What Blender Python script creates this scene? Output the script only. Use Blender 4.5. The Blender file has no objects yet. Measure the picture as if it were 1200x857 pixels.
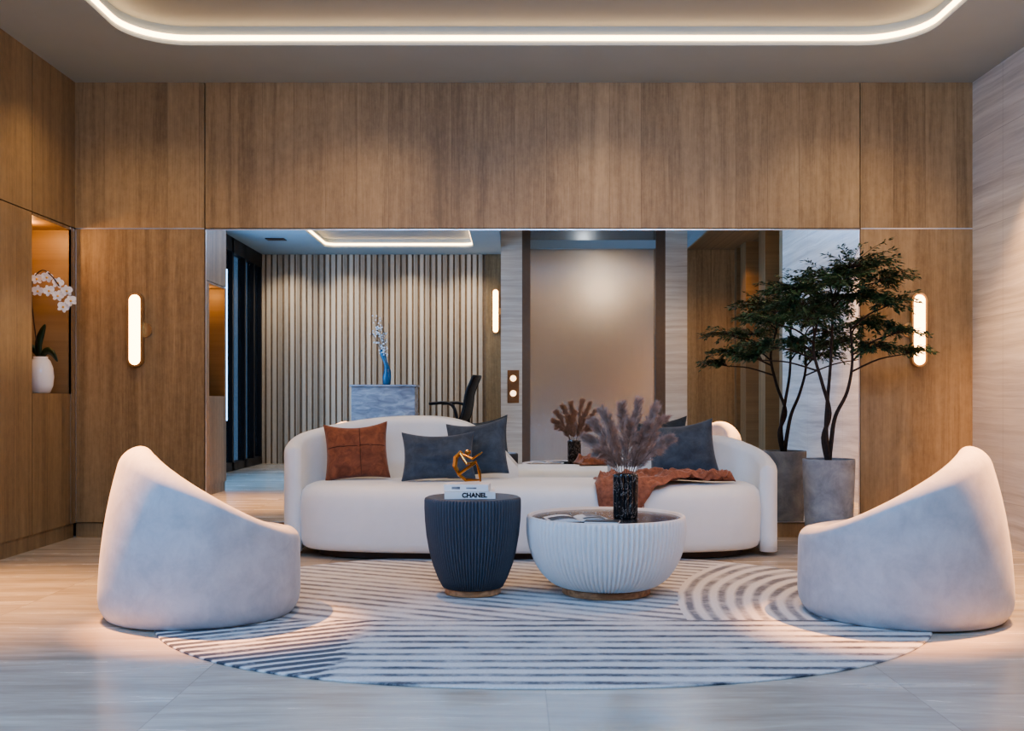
import bpy, bmesh, math, random
from mathutils import Vector, Matrix, noise
random.seed(7)
PI=math.pi
C=bpy.context.scene.collection
F=1200.0; VX=603.0; VY=470.0; CH=0.96
def X(px,d): return (px-VX)/F*d
def Z(py,d): return CH-(py-VY)/F*d

# ------------------------------------------------------------------ materials
class NT:
    def __init__(s,name):
        s.mat=bpy.data.materials.new(name); s.mat.use_nodes=True
        s.t=s.mat.node_tree; s.b=s.t.nodes['Principled BSDF']; s._p=None
    def n(s,ty,**k):
        x=s.t.nodes.new(ty)
        for a,v in k.items(): setattr(x,a,v)
        return x
    def link(s,a,b): s.t.links.new(a,b)
    def put(s,inp,v):
        if isinstance(v,(int,float,tuple,list)): inp.default_value=v
        else: s.link(v,inp)
    def m(s,op,a,b=None,c=None,clamp=False):
        x=s.n('ShaderNodeMath',operation=op); x.use_clamp=clamp
        s.put(x.inputs[0],a)
        if b is not None: s.put(x.inputs[1],b)
        if c is not None: s.put(x.inputs[2],c)
        return x.outputs[0]
    def pos(s):
        if s._p is None:
            g=s.n('ShaderNodeNewGeometry'); q=s.n('ShaderNodeSeparateXYZ'); s.link(g.outputs['Position'],q.inputs[0]); s._p=q.outputs
        return s._p
    def objpos(s):
        g=s.n('ShaderNodeTexCoord'); q=s.n('ShaderNodeSeparateXYZ'); s.link(g.outputs['Object'],q.inputs[0]); return q.outputs
    def vec(s,a,b,c):
        x=s.n('ShaderNodeCombineXYZ')
        for i,v in enumerate((a,b,c)): s.put(x.inputs[i],v)
        return x.outputs[0]
    def noise(s,v,scale=1,detail=4,rough=.5,dist=0):
        x=s.n('ShaderNodeTexNoise'); s.link(v,x.inputs['Vector'])
        x.inputs['Scale'].default_value=scale; x.inputs['Detail'].default_value=detail
        x.inputs['Roughness'].default_value=rough; x.inputs['Distortion'].default_value=dist
        return x.outputs[0]
    def ramp(s,f,stops):
        x=s.n('ShaderNodeValToRGB'); e=x.color_ramp.elements
        while len(e)<len(stops): e.new(.5)
        for i,(p,c) in enumerate(stops): e[i].position=p; e[i].color=tuple(c)+(1,)
        s.put(x.inputs[0],f); return x.outputs[0]
    def mix(s,f,a,b,mode='MIX'):
        x=s.n('ShaderNodeMixRGB',blend_type=mode)
        s.put(x.inputs[0],f)
        for i,v in ((1,a),(2,b)):
            if isinstance(v,tuple) and len(v)==3: v=v+(1,)
            s.put(x.inputs[i],v)
        return x.outputs[0]
    def bump(s,h,strength=.3,dist=.01):
        x=s.n('ShaderNodeBump'); x.inputs['Strength'].default_value=strength; x.inputs['Distance'].default_value=dist
        s.link(h,x.inputs['Height']); s.link(x.outputs[0],s.b.inputs['Normal'])
    def set(s,color=None,rough=None,metal=None,**k):
        if color is not None:
            s.put(s.b.inputs['Base Color'],color+(1,) if isinstance(color,tuple) and len(color)==3 else color)
        if rough is not None: s.put(s.b.inputs['Roughness'],rough)
        if metal is not None: s.put(s.b.inputs['Metallic'],metal)
        for a,v in k.items(): s.put(s.b.inputs[a.replace('_',' ')],v)
        return s

def plain(name,col,rough=.5,metal=0,nz=.12,scale=20,bump=0,**k):
    m=NT(name); p=m.objpos(); v=m.vec(p[0],p[1],p[2])
    f=m.noise(v,scale,4)
    a=tuple(c*(1-nz) for c in col); b=tuple(min(1,c*(1+nz)) for c in col)
    m.set(m.ramp(f,[(.3,a),(.7,b)]),rough,metal,**k)
    if bump: m.bump(m.noise(v,scale*6,3),bump,.004)
    return m.mat
def emit(name,col,st):
    m=NT(name); m.set((0.8,.8,.8),.5); m.b.inputs['Emission Color'].default_value=col+(1,); m.b.inputs['Emission Strength'].default_value=st
    return m.mat
def wood(name,axis,w=.222,dark=(.205,.138,.070),light=(.435,.312,.172),joint=True,off=0.0,var=.10):
    m=NT(name); p=m.pos(); a=p[axis]; z=p[2]
    ai=m.m('ADD',a,off)
    idx=m.m('FLOOR',m.m('DIVIDE',ai,w))
    wn=m.n('ShaderNodeTexWhiteNoise',noise_dimensions='1D'); m.link(idx,wn.inputs['W']); r=wn.outputs['Value']
    g1=m.noise(m.vec(m.m('MULTIPLY',a,10),m.m('MULTIPLY',z,.4),m.m('MULTIPLY',idx,3.7)),1,6,.62,1.0)
    g2=m.noise(m.vec(m.m('MULTIPLY',a,120),m.m('MULTIPLY',z,4),idx),1,3,.7)
    g3=m.noise(m.vec(m.m('MULTIPLY',a,22),m.m('MULTIPLY',z,13),idx),1,5,.72)
    f=m.m('ADD',m.m('MULTIPLY',g1,.50),m.m('MULTIPLY',g2,.23)); f=m.m('ADD',f,m.m('MULTIPLY',g3,.27)); f=m.m('ADD',f,m.m('MULTIPLY',m.m('SUBTRACT',r,.5),var))
    col=m.ramp(f,[(.36,dark),(.64,light)])
    if joint:
        fr=m.m('FRACT',m.m('DIVIDE',ai,w)); e=m.m('LESS_THAN',fr,.016)
        col=m.mix(m.m('MULTIPLY',e,.38),col,tuple(c*.5 for c in dark))
    m.set(col,.45); m.bump(g2,.08,.002)
    return m.mat
def travertine(name,axis,a,b,c,joints=None,rough=.35,sc=1.0):
    m=NT(name); p=m.pos(); u=p[axis]; w=p[2]
    n0=m.noise(m.vec(m.m('MULTIPLY',u,.8),0.0,m.m('MULTIPLY',w,.9)),1.3,3)
    ww=m.m('ADD',w,m.m('MULTIPLY',n0,.10))
    n1=m.noise(m.vec(m.m('MULTIPLY',u,.55*sc),0.0,m.m('MULTIPLY',ww,15*sc)),1,7,.65,.15)
    n2=m.noise(m.vec(m.m('MULTIPLY',u,1.6),2.0,m.m('MULTIPLY',ww,48)),1,5,.7)
    n3=m.noise(m.vec(m.m('MULTIPLY',u,.7),5.0,m.m('MULTIPLY',w,2.6)),1,4,.6)
    f=m.m('ADD',m.m('MULTIPLY',n1,.65),m.m('MULTIPLY',n2,.35))
    col=m.ramp(f,[(.36,a),(.5,b),(.64,c)])
    col=m.mix(m.m('MULTIPLY',m.m('SUBTRACT',n3,.45),1.6,clamp=True),col,(.82,.74,.60))
    if joints:
        (ju,ou,jw,ow)=joints
        e1=m.m('LESS_THAN',m.m('FRACT',m.m('DIVIDE',m.m('ADD',u,ou),ju)),.004/ju*1.2)
        e2=m.m('LESS_THAN',m.m('FRACT',m.m('DIVIDE',m.m('ADD',w,ow),jw)),.004/jw*1.2)
        e=m.m('MAXIMUM',e1,e2); col=m.mix(m.m('MULTIPLY',e,.35),col,(.16,.14,.12))
    m.set(col,m.m('ADD',rough-.06,m.m('MULTIPLY',n1,.15)))
    return m
M={}
M['wood_x']=wood('oak veneer across',0)
M['wood_y']=wood('oak veneer along',1,w=.213,dark=(.18,.12,.06),light=(.37,.262,.142),off=.04)
M['wood_wide']=wood('oak veneer wide',0,w=.92,joint=False)
M['stone_wall']=travertine('travertine wall',1,(.44,.425,.40),(.63,.61,.575),(.82,.80,.76),(1.2,.45,.62,.33),.4,.8).mat
M['stone_pier']=travertine('travertine pier',0,(.54,.47,.39),(.70,.64,.55),(.85,.81,.73),None,.4).mat
# floor
m=NT('travertine floor'); p=m.pos()
n0=m.noise(m.vec(m.m('MULTIPLY',p[0],.7),m.m('MULTIPLY',p[1],.8),0.0),1.2,3)
yy=m.m('ADD',p[1],m.m('MULTIPLY',n0,.25))
ix=m.m('FLOOR',m.m('DIVIDE',m.m('ADD',p[0],1.1),1.2)); iy=m.m('FLOOR',m.m('DIVIDE',m.m('ADD',p[1],-.95),1.2))
n1=m.noise(m.vec(m.m('MULTIPLY',p[0],.9),m.m('MULTIPLY',yy,9),m.m('ADD',m.m('MULTIPLY',ix,3.1),m.m('MULTIPLY',iy,7.3))),1,7,.66,.3)
n2=m.noise(m.vec(m.m('MULTIPLY',p[0],3),m.m('MULTIPLY',p[1],20),0.0),1,6,.7)
f=m.m('ADD',m.m('MULTIPLY',n1,.7),m.m('MULTIPLY',n2,.3))
col=m.ramp(f,[(.33,(.35,.30,.24)),(.5,(.50,.445,.37)),(.66,(.66,.61,.53))])
e1=m.m('LESS_THAN',m.m('FRACT',m.m('DIVIDE',m.m('ADD',p[0],1.1),1.2)),.004); e2=m.m('LESS_THAN',m.m('FRACT',m.m('DIVIDE',m.m('ADD',p[1],-.95),1.2)),.004)
col=m.mix(m.m('MULTIPLY',m.m('MAXIMUM',e1,e2),.4),col,(.2,.17,.14))
m.set(col,m.m('ADD',.15,m.m('MULTIPLY',n1,.2))); M['floor']=m.mat
# rug
m=NT('striped rug pile'); p=m.pos(); x,y=p[0],p[1]
wob=m.noise(m.vec(m.m('MULTIPLY',x,2.5),m.m('MULTIPLY',y,2.5),0.0),1,3); wob=m.m('MULTIPLY',m.m('SUBTRACT',wob,.5),.03)
def stripe(c,per):
    return m.m('ADD',m.m('MULTIPLY',m.m('SINE',m.m('MULTIPLY',m.m('ADD',c,wob),2*PI/per)),.5),.5)
nz=m.noise(m.vec(m.m('MULTIPLY',x,3.2),m.m('MULTIPLY',y,3.8),1.0),1,6,.7)
nm=m.noise(m.vec(m.m('MULTIPLY',x,22),m.m('MULTIPLY',y,30),1.0),1,4,.7)
nf=m.noise(m.vec(m.m('MULTIPLY',x,90),m.m('MULTIPLY',y,90),1.0),1,2,.6)
sC=stripe(y,.098)
sL=stripe(m.m('ADD',m.m('MULTIPLY',x,-.45),m.m('MULTIPLY',y,.89)),.07)
sM=stripe(m.m('ADD',m.m('MULTIPLY',x,.42),m.m('MULTIPLY',y,.9)),.10)
rx=m.m('SUBTRACT',x,1.72); ry=m.m('DIVIDE',m.m('SUBTRACT',y,4.45),1.85)
rr=m.m('SQRT',m.m('ADD',m.m('MULTIPLY',rx,rx),m.m('MULTIPLY',ry,ry)))
sA=stripe(rr,.075)
front=m.m('LESS_THAN',y,4.45); inarc=m.m('LESS_THAN',rr,.97)
left=m.m('ADD',m.m('DIVIDE',m.m('ADD',m.m('SUBTRACT',-.64,x),m.m('MULTIPLY',m.m('SUBTRACT',nm,.5),.12)),.10),.5,clamp=True)
def sel(k,a,b):
    return m.m('ADD',m.m('MULTIPLY',k,a),m.m('MULTIPLY',m.m('SUBTRACT',1.0,k),b))
s=sel(front,sel(left,sL,sC),sel(inarc,sA,sM))
thr=sel(front,sel(left,.40,.66),sel(inarc,.54,.64))
s=m.m('DIVIDE',m.m('SUBTRACT',s,m.m('SUBTRACT',thr,.32)),.64,clamp=True)
k=m.m('MULTIPLY',s,m.m('ADD',.32,m.m('MULTIPLY',m.m('SUBTRACT',nz,.34),3.0)),clamp=True)
k=m.m('MULTIPLY',k,m.m('ADD',.30,m.m('MULTIPLY',nm,1.4)),clamp=True)
k=m.m('MULTIPLY',k,sel(front,sel(left,1.35,.98),.85),clamp=True)
cream=m.mix(nf,(.54,.54,.53),(.79,.785,.77))
m.set(m.mix(k,cream,(.045,.055,.075)),.95,Sheen_Weight=.2); m.bump(m.m('ADD',nf,m.m('MULTIPLY',s,-.6)),.4,.008); M['rug']=m.mat
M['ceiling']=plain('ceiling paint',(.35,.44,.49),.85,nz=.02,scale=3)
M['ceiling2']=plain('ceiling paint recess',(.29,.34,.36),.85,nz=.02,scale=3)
M['alu']=plain('aluminium trim',(.72,.72,.74),.3,1,nz=.03)
M['brass']=plain('brushed brass',(.62,.42,.22),.3,1,nz=.06)
M['plate']=plain('bronze call plate',(.30,.17,.09),.4,.7,nz=.06)
M['gold']=plain('polished gold',(.50,.23,.06),.25,1,nz=.05)
M['black_metal']=plain('black metal',(.02,.02,.024),.4,.3,nz=.05)
M['bronze']=plain('door frame bronze',(.20,.15,.115),.5,.6,nz=.05)
m=NT('mirror glass'); m.set((.92,.95,.96),.0,1.0); M['mirror']=m.mat
m=NT('brushed steel'); p=m.pos(); g=m.noise(m.vec(m.m('MULTIPLY',p[0],160),0.0,m.m('MULTIPLY',p[2],1.5)),1,3)
m.set(m.ramp(g,[(.3,(.60,.575,.55)),(.7,(.70,.67,.65))]),.25,1.0); M['steel']=m.mat
def velvet(name,a,b,scale=7,dist=.3,sheen=.3):
    m=NT(name); p=m.objpos(); v=m.vec(p[0],p[1],p[2])
    f=m.noise(v,scale,6,.7,dist); fine=m.noise(v,260,2)
    m.set(m.ramp(f,[(.34,a),(.64,b)]),.85,Sheen_Weight=sheen,Sheen_Roughness=.4)
    m.bump(fine,.12,.002); return m.mat
M['chair_velvet']=velvet('pale grey velvet',(.41,.435,.47),(.53,.55,.58),9)
M['cream']=velvet('cream velvet',(.79,.825,.84),(.85,.875,.885),3)
M['rust']=velvet('rust velvet',(.15,.048,.025),(.30,.105,.05),14,1)
M['slate']=velvet('slate blue velvet',(.035,.050,.072),(.068,.095,.130),12)
M['throw']=velvet('rust knit',(.18,.068,.04),(.34,.14,.085),40)
M['seam']=plain('rust stitching',(.11,.035,.018),.8)
M['dark_plinth']=plain('dark walnut plinth',(.035,.016,.010),.4)
M['side_tab']=plain('slate ribbed lacquer',(.068,.082,.105),.5,nz=.05)
M['white_rib']=plain('off white ribbed plaster',(.78,.78,.765),.6,nz=.02)
m=NT('black tinted glass top'); m.set((.03,.035,.042),.18,0.0,Specular_IOR_Level=.35); M['tint']=m.mat
m=NT('walnut base'); p=m.objpos(); f=m.noise(m.vec(m.m('MULTIPLY',p[0],6),m.m('MULTIPLY',p[1],40),m.m('MULTIPLY',p[2],40)),1,5)
m.set(m.ramp(f,[(.35,(.30,.13,.05)),(.65,(.65,.34,.16))]),.4); M['walnut']=m.mat
m=NT('black veined marble'); p=m.objpos(); f=m.noise(m.vec(p[0],p[1],m.m('MULTIPLY',p[2],.5)),22,6,.6,1.5)
v=m.m('LESS_THAN',m.m('ABSOLUTE',m.m('SUBTRACT',f,.52)),.008)
m.set(m.mix(v,(.012,.012,.014),(.35,.32,.29)),.15); M['black_marble']=m.mat
m=NT('purple grey marble'); p=m.objpos(); f=m.noise(m.vec(p[0],p[1],m.m('MULTIPLY',p[2],3)),5,7,.6,.8)
m.set(m.ramp(f,[(.3,(.22,.21,.24)),(.5,(.33,.32,.35)),(.66,(.48,.46,.48))]),.2); M['desk_marble']=m.mat
m=NT('cast concrete'); p=m.objpos(); v=m.vec(p[0],p[1],p[2]); f=m.noise(v,7,7,.65,.4)
m.set(m.ramp(f,[(.35,(.18,.205,.23)),(.65,(.36,.39,.42))]),.7); m.bump(f,.3,.01); M['concrete']=m.mat
M['soil']=plain('potting soil',(.03,.02,.014),.95,nz=.5,scale=60,bump=.5)
M['bark']=plain('dark bark',(.030,.020,.016),.8,nz=.4,scale=40)
M['leaf']=plain('dark green leaves',(.030,.085,.040),.55,nz=.5,scale=9)
M['pampas']=plain('mauve pampas fluff',(.46,.345,.29),.9,nz=.25,scale=30)
M['pampas_stem']=plain('dry stem',(.10,.07,.05),.8)
M['paper']=plain('white paper',(.84,.83,.80),.6,nz=.02)
M['ink']=plain('black ink',(.008,.008,.010),.5)
M['book_black']=plain('matt black cover',(.02,.02,.022),.45)
M['grey_ink']=plain('grey photo print',(.22,.22,.23),.5,nz=.6,scale=40)
M['porcelain']=plain('white porcelain',(.82,.82,.82),.15,nz=.01)
M['petal']=plain('white petal',(.85,.84,.84),.6,nz=.03)
M['yellow']=plain('yellow petal lip',(.75,.45,.10),.6)
M['orchid_leaf']=plain('orchid leaf',(.012,.035,.014),.35)
M['blue_glass']=plain('blue glass',(.03,.13,.24),.08,nz=.3,scale=8)
M['slat']=wood('pale slat wood',0,w=.09,dark=(.42,.335,.24),light=(.66,.56,.43),joint=False,var=.5)
M['slat_back']=plain('slat backing',(.25,.18,.12),.9)
M['led']=emit('warm strip glow',(1.0,.57,.26),11.0)
M['led2']=emit('warm sconce glow',(1.0,.54,.22),11.0)
M['button']=emit('lit button',(1.0,.62,.33),3.0)
m=NT('dark window glass'); m.set((.02,.03,.045),.05,0,Alpha=.5); M['glass']=m.mat

# ------------------------------------------------------------------ helpers
def me_from(bm,name,mat,smooth=False,recalc=True):
    if recalc: bmesh.ops.recalc_face_normals(bm,faces=bm.faces[:])
    me=bpy.data.meshes.new(name); bm.to_mesh(me); bm.free()
    if smooth:
        for p in me.polygons: p.use_smooth=True
    mats=mat if isinstance(mat,list) else [mat]
    for q in mats: me.materials.append(M[q] if isinstance(q,str) else q)
    return me
def obj(name,bm,mat,parent=None,smooth=False,recalc=True,bevel=0,sub=0):
    me=bm if isinstance(bm,bpy.types.Mesh) else me_from(bm,name,mat,smooth,recalc)
    o=bpy.data.objects.new(name,me); C.objects.link(o)
    if parent: o.parent=parent
    if bevel:
        b=o.modifiers.new('b','BEVEL'); b.width=bevel; b.segments=3; b.limit_method='ANGLE'; b.angle_limit=math.radians(40)
    if sub:
        b=o.modifiers.new('s','SUBSURF'); b.levels=sub; b.render_levels=sub
    return o
def tag(o,label,cat,group=None,kind=None):
    o['label']=label; o['category']=cat
    if group: o['group']=group
    if kind: o['kind']=kind
    return o
def thing(name,label,cat,loc=(0,0,0),rz=0,group=None):
    o=bpy.data.objects.new(name,None); C.objects.link(o); o.location=loc; o.rotation_euler=(0,0,rz); o.empty_display_size=.1
    return tag(o,label,cat,group)
def struct(name,bm,mat,parent=None,**k):
    o=obj(name,bm,mat,parent,**k)
    if not parent: o['kind']='structure'
    return o
def box(bm,x0,x1,y0,y1,z0,z1,mi=0):
    vs=[bm.verts.new((x,y,z)) for x in (x0,x1) for y in (y0,y1) for z in (z0,z1)]
    for f in ((0,1,3,2),(4,6,7,5),(0,4,5,1),(2,3,7,6),(0,2,6,4),(1,5,7,3)):
        fc=bm.faces.new([vs[i] for i in f]); fc.material_index=mi
def boxes(*l):
    bm=bmesh.new()
    for b in l: box(bm,*b)
    return bm
def rings(bm,rs,closed=True,cap0=True,cap1=True,mi=0):
    R=[[bm.verts.new(p) for p in r] for r in rs]; n=len(R[0])
    for a,b in zip(R,R[1:]):
        for i in range(n if closed else n-1):
            j=(i+1)%n; f=bm.faces.new((a[i],a[j],b[j],b[i])); f.material_index=mi
    if cap0: bm.faces.new(R[0][::-1]).material_index=mi
    if cap1: bm.faces.new(R[-1]).material_index=mi
    return R
def lathe(prof,seg=48,rib=0,amp=0,z=0,caps=True,bm=None,flat=()):
    bm=bm or bmesh.new(); rs=[]
    for k,(r,h) in enumerate(prof):
        a_=0 if (k in flat or not rib) else amp; row=[]
        for i in range(seg):
            t=2*PI*i/seg; q=r-a_*(1-abs(math.sin(rib*.5*t))) if rib else r
            row.append((q*math.cos(t),q*math.sin(t),z+h))
        rs.append(row)
    rings(bm,rs,True,caps,caps); return bm
def tube(bm,pts,rad,seg=8):
    pts=[Vector(p) for p in pts]; n=len(pts)
    if not isinstance(rad,(list,tuple)): rad=[rad]*n
    rs=[]; up=Vector((0,0,1)); prev=None
    for i,p in enumerate(pts):
        t=(pts[min(i+1,n-1)]-pts[max(i-1,0)])
        if t.length<1e-9: t=Vector((0,0,1))
        t.normalize()
        if prev is None:
            a=t.cross(up if abs(t.z)<.9 else Vector((1,0,0))).normalized()
        else:
            a=(prev-t*prev.dot(t)).normalized()
        prev=a; b=t.cross(a)
        rs.append([p+(a*math.cos(2*PI*k/seg)+b*math.sin(2*PI*k/seg))*rad[i] for k in range(seg)])
    rings(bm,rs)
def spline(pts,n=8):
    P=[Vector(p) for p in pts]; out=[]
    for i in range(len(P)-1):
        p0=P[max(i-1,0)];p1=P[i];p2=P[i+1];p3=P[min(i+2,len(P)-1)]
        for k in range(n):
            t=k/n
            out.append(.5*((2*p1)+(-p0+p2)*t+(2*p0-5*p1+4*p2-p3)*t*t+(-p0+3*p1-3*p2+p3)*t**3))
    out.append(P[-1]); return out
def interp(tab,x):
    if x<=tab[0][0]: return tab[0][1]
    for (a,u),(b,v) in zip(tab,tab[1:]):
        if x<=b:
            t=(x-a)/(b-a); return u+(v-u)*t
    return tab[-1][1]
def smooth_interp(tab,x,w):
    return sum(interp(tab,x+w*k/3) for k in range(-3,4))/7
def sup(a,b,n,th):
    c,s=math.cos(th),math.sin(th)
    return (a*math.copysign(abs(c)**(2/n),c), b*math.copysign(abs(s)**(2/n),s))
def rrect(x0,x1,y0,y1,r,k=10):
    out=[]
    for cx,cy,a0 in ((x1-r,y1-r,0),(x0+r,y1-r,90),(x0+r,y0+r,180),(x1-r,y0+r,270)):
        for i in range(k+1):
            a=math.radians(a0+90*i/k); out.append((cx+r*math.cos(a),cy+r*math.sin(a)))
    return out
def curve_mesh(polys,half,name):
    cu=bpy.data.curves.new(name,'CURVE'); cu.dimensions='2D'; cu.fill_mode='BOTH'; cu.extrude=half
    for pl in polys:
        s=cu.splines.new('POLY'); s.points.add(len(pl)-1); s.use_cyclic_u=True
        for i,(x,y) in enumerate(pl): s.points[i].co=(x,y,0,1)
    o=bpy.data.objects.new(name,cu); C.objects.link(o)
    dg=bpy.context.evaluated_depsgraph_get(); dg.update()
    me=bpy.data.meshes.new_from_object(o.evaluated_get(dg)); bpy.data.objects.remove(o); return me
def text_mesh(txt,size,name,ext=.0004):
    cu=bpy.data.curves.new(name,'FONT'); cu.body=txt; cu.size=size; cu.extrude=ext; cu.align_x='CENTER'; cu.align_y='CENTER'; cu.offset=size*.045
    o=bpy.data.objects.new(name,cu); C.objects.link(o)
    dg=bpy.context.evaluated_depsgraph_get(); dg.update()
    me=bpy.data.meshes.new_from_object(o.evaluated_get(dg)); bpy.data.objects.remove(o); return me

# ------------------------------------------------------------------ room shell
YW=7.2; XL=-3.09; XR=3.22; ZC=3.2; ZP=2.172; ZB=.102; MX0=-2.178; MX1=2.43
g=.0035
struct('floor',boxes((-4.1,4.2,-1.6,YW+.3,-.1,0)),'floor')
struct('wall_back',boxes(
 (XL,MX0-g,YW,YW+.1,ZP+g,ZC),(MX0+g,MX1-g,YW,YW+.1,ZP+g,ZC),(MX1+g,XR,YW,YW+.1,ZP+g,ZC)),'wood_x')
struct('wall_back_lower',boxes((XL,MX0-g,YW,YW+.1,ZB+g,ZP-g),(MX1+g,XR,YW,YW+.1,ZB+g,ZP-g)),'wood_wide')
struct('wall_back_core',boxes((XL-.4,XR+.1,YW+.1,YW+.2,0,ZC)),'bark')
struct('baseboard_back',boxes((XL,XR,YW+.015,YW+.1,0,ZB-g)),'wood_wide')
mir=thing('wall_mirror','wide frameless mirror set into the wood wall behind the sofa','mirror',((MX0+MX1)/2,YW,(ZB+ZP)/2))
hw=(MX1-MX0)/2-g; hh=(ZP-ZB)/2-g
obj('glass',boxes((-hw,hw,.002,.06,-hh,hh)),'mirror',mir)
bm=bmesh.new(); fo=[(-hw,-hh),(hw,-hh),(hw,hh),(-hw,hh)]; fi=[(-hw+.006,-hh+.006),(hw-.006,-hh+.006),(hw-.006,hh-.008),(-hw+.006,hh-.008)]
rings(bm,[[(x,.02,z) for x,z in fo],[(x,-.002,z) for x,z in fo],[(x,-.002,z) for x,z in fi],[(x,.02,z) for x,z in fi]],True,False,False)
obj('edge_trim',bm,'alu',mir)
struct('trim_1',boxes((XL+.004,MX0-g,YW-.003,YW+.02,ZP-.004,ZP+.004),(MX1+g,XR-.002,YW-.003,YW+.02,ZP-.004,ZP+.004),
   (XL+.004,XL+.010,YW-.003,YW+.02,ZB,ZP)),'alu')
D=.32; N1=(6.56,7.13); N2=(3.49,4.04); NZ=(1.01,2.15)
YE=3.43
struct('wall_left',boxes(
 (XL-D,XL,YE,4.6-g,ZP+g,ZC),(XL-D,XL,4.6+g,6.56-g,ZP+g,ZC),(XL-D,XL,6.56+g,YW,ZP+g,ZC),
 (XL-D,XL,YE,N2[0],ZB,ZP-g),(XL-D,XL,N2[0],N2[1],ZB,NZ[0]),(XL-D,XL,N2[1]+g,5.3-g,ZB,ZP-g),(XL-D,XL,5.3+g,6.56-g,ZB,ZP-g),
 (XL-D,XL,6.56+g,YW,ZB,NZ[0]),(XL-D,XL,N1[1],YW,NZ[0],ZP-g),(XL-D,XL,6.56+g,N1[1],NZ[1],ZP-g),(XL-D,XL,N2[0],N2[1],NZ[1],ZP-g)),'wood_y')
struct('wall_left_core',boxes((XL-D-.05,XL-D,YE,YW,0,ZC)),'wood_y')
struct('baseboard_left',boxes((XL-D,XL-.012,YE,YW,0,ZB)),'wood_y')
struct('trim_2',boxes((XL-.01,XL+.002,N1[1]-.008,N1[1],NZ[0],NZ[1]),(XL-.01,XL+.002,N1[1]-.008,N1[1],ZB,ZP)),'alu')
struct('wall_right',boxes((XR,XR+.15,2.1,YW,0,ZC)),'stone_wall')
struct('wall_right_rear',boxes((XR+.35,XR+.45,-1.4,2.1,0,3.6),(XR+.0,XR+.35,1.95,2.1,0,3.3),(XR-.0,XR+.35,.9,1.25,0,3.3),(XR,XR+.35,-.2,.15,0,3.3),(XR,XR+.35,-.6,-.45,0,3.3)),'wood_y')
def R(x0,x1,y0,y1): return [(x0,y0),(x1,y0),(x1,y1),(x0,y1)]
cov1=(-2.40,2.53,1.9,6.45); cov2=(-2.75,-.6,-.54,1.6)
me=curve_mesh([R(-4.1,3.8,-1.45,YW+.15),rrect(*cov1,.36),rrect(*cov2,.15),R(-.2,2.53,-.62,1.2)],.06,'ceiling')
me.materials.append(M['ceiling']); co=struct('ceiling',me,None); co.location.z=ZC+.06
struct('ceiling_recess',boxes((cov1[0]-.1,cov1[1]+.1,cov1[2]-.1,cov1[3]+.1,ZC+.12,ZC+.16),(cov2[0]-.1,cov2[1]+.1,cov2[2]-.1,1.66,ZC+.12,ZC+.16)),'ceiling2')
struct('ceiling_bay',boxes((-.3,2.63,-.8,1.3,3.62,3.66),(-.3,-.2,-.8,1.3,ZC+.12,3.62),(2.53,2.63,-.8,1.3,ZC+.12,3.62),(-.3,2.63,1.2,1.3,ZC+.12,3.62)),'ceiling')
struct('ceiling_passage',boxes((2.53,3.6,-.7,1.9,ZC-.02,ZC-.001)),'wood_x')
def led(c,r,label):
    bm=bmesh.new(); i=.012; z0,z1=.030,.060
    a=rrect(c[0]+i,c[1]-i,c[2]+i,c[3]-i,r-i); b=rrect(c[0]+.001,c[1]-.001,c[2]+.001,c[3]-.001,r)
    rings(bm,[[(x,y,ZC+z0) for x,y in b],[(x,y,ZC+z0) for x,y in a],[(x,y,ZC+z1) for x,y in a],[(x,y,ZC+z1) for x,y in b]],True,False,False)
    tag(obj('light_strip',bm,'led'),label,'light')
led(cov1,.36,'warm glowing light strip round the large ceiling recess above the sofa')
led(cov2,.15,'smaller warm light strip in the ceiling over the reception, seen in the mirror')
bm=bmesh.new(); x=-3.88
while x<-.50:
    box(bm,x,x+.060,-1.27,-1.245,0,ZC); x+=.09
struct('wall_rear_slats',bm,'slat'); struct('wall_rear_backing',boxes((-3.95,-.1,-1.4,-1.27,0,ZC+.1)),'slat_back')
struct('wall_rear_panel',boxes((-.44,-.2,-1.27,-1.24,0,ZC)),'wood_x')
struct('wall_rear_piers',boxes((-.2,.11,-1.4,-.6,0,3.62),(2.21,2.53,-1.0,-.6,0,3.62)),'stone_pier')
struct('wall_rear',boxes((2.53,3.7,-.75,-.6,0,ZC+.4)),'wood_x')
el=bpy.data.objects.new('door_1',None); C.objects.link(el); el['kind']='structure'; el.location=(1.15,-.6,0)
bm=bmesh.new(); fo=[(-1.04,0),(-1.04,3.62),(1.06,3.62),(1.06,0)]; fi=[(-.92,0),(-.92,3.50),(.92,3.50),(.92,0)]
V=[[bm.verts.new((x,yy,z)) for x,z in q] for yy in (0,-.12) for q in (fo,fi)]
for a,b in ((0,1),(2,3),(0,2),(1,3)):
    for i in range(3): bm.faces.new((V[a][i],V[a][i+1],V[b][i+1],V[b][i]))
obj('door_frame',bm,'bronze',el)
obj('door_leaf',boxes((-.92,.92,-.14,-.1,0,3.5)),'steel',el)
cp=thing('call_panel','elevator call plate with two round lit buttons, seen in the mirror','call panel',(-.02,-.601,1.17))
obj('plate',boxes((-.085,.085,0,.012,-.24,.24)),'plate',cp,bevel=.004)
for zz in (-.1,.12):
    bm=lathe([(.045,0),(.045,.012)],24); bmesh.ops.rotate(bm,verts=bm.verts,cent=(0,0,0),matrix=Matrix.Rotation(-PI/2,3,'X')); bmesh.ops.translate(bm,verts=bm.verts,vec=(0,.01,zz)); obj('button',bm,'button',cp)
w=bpy.data.objects.new('window_1',None); C.objects.link(w); w['kind']='structure'; w.location=(-3.9,1.08,0)
bm=bmesh.new()
for yy in (-2.34,-1.9,-1.4,-.75,-.05,.7,1.5,2.27): box(bm,-.06,.04,yy,yy+.07,0,ZC)
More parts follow.
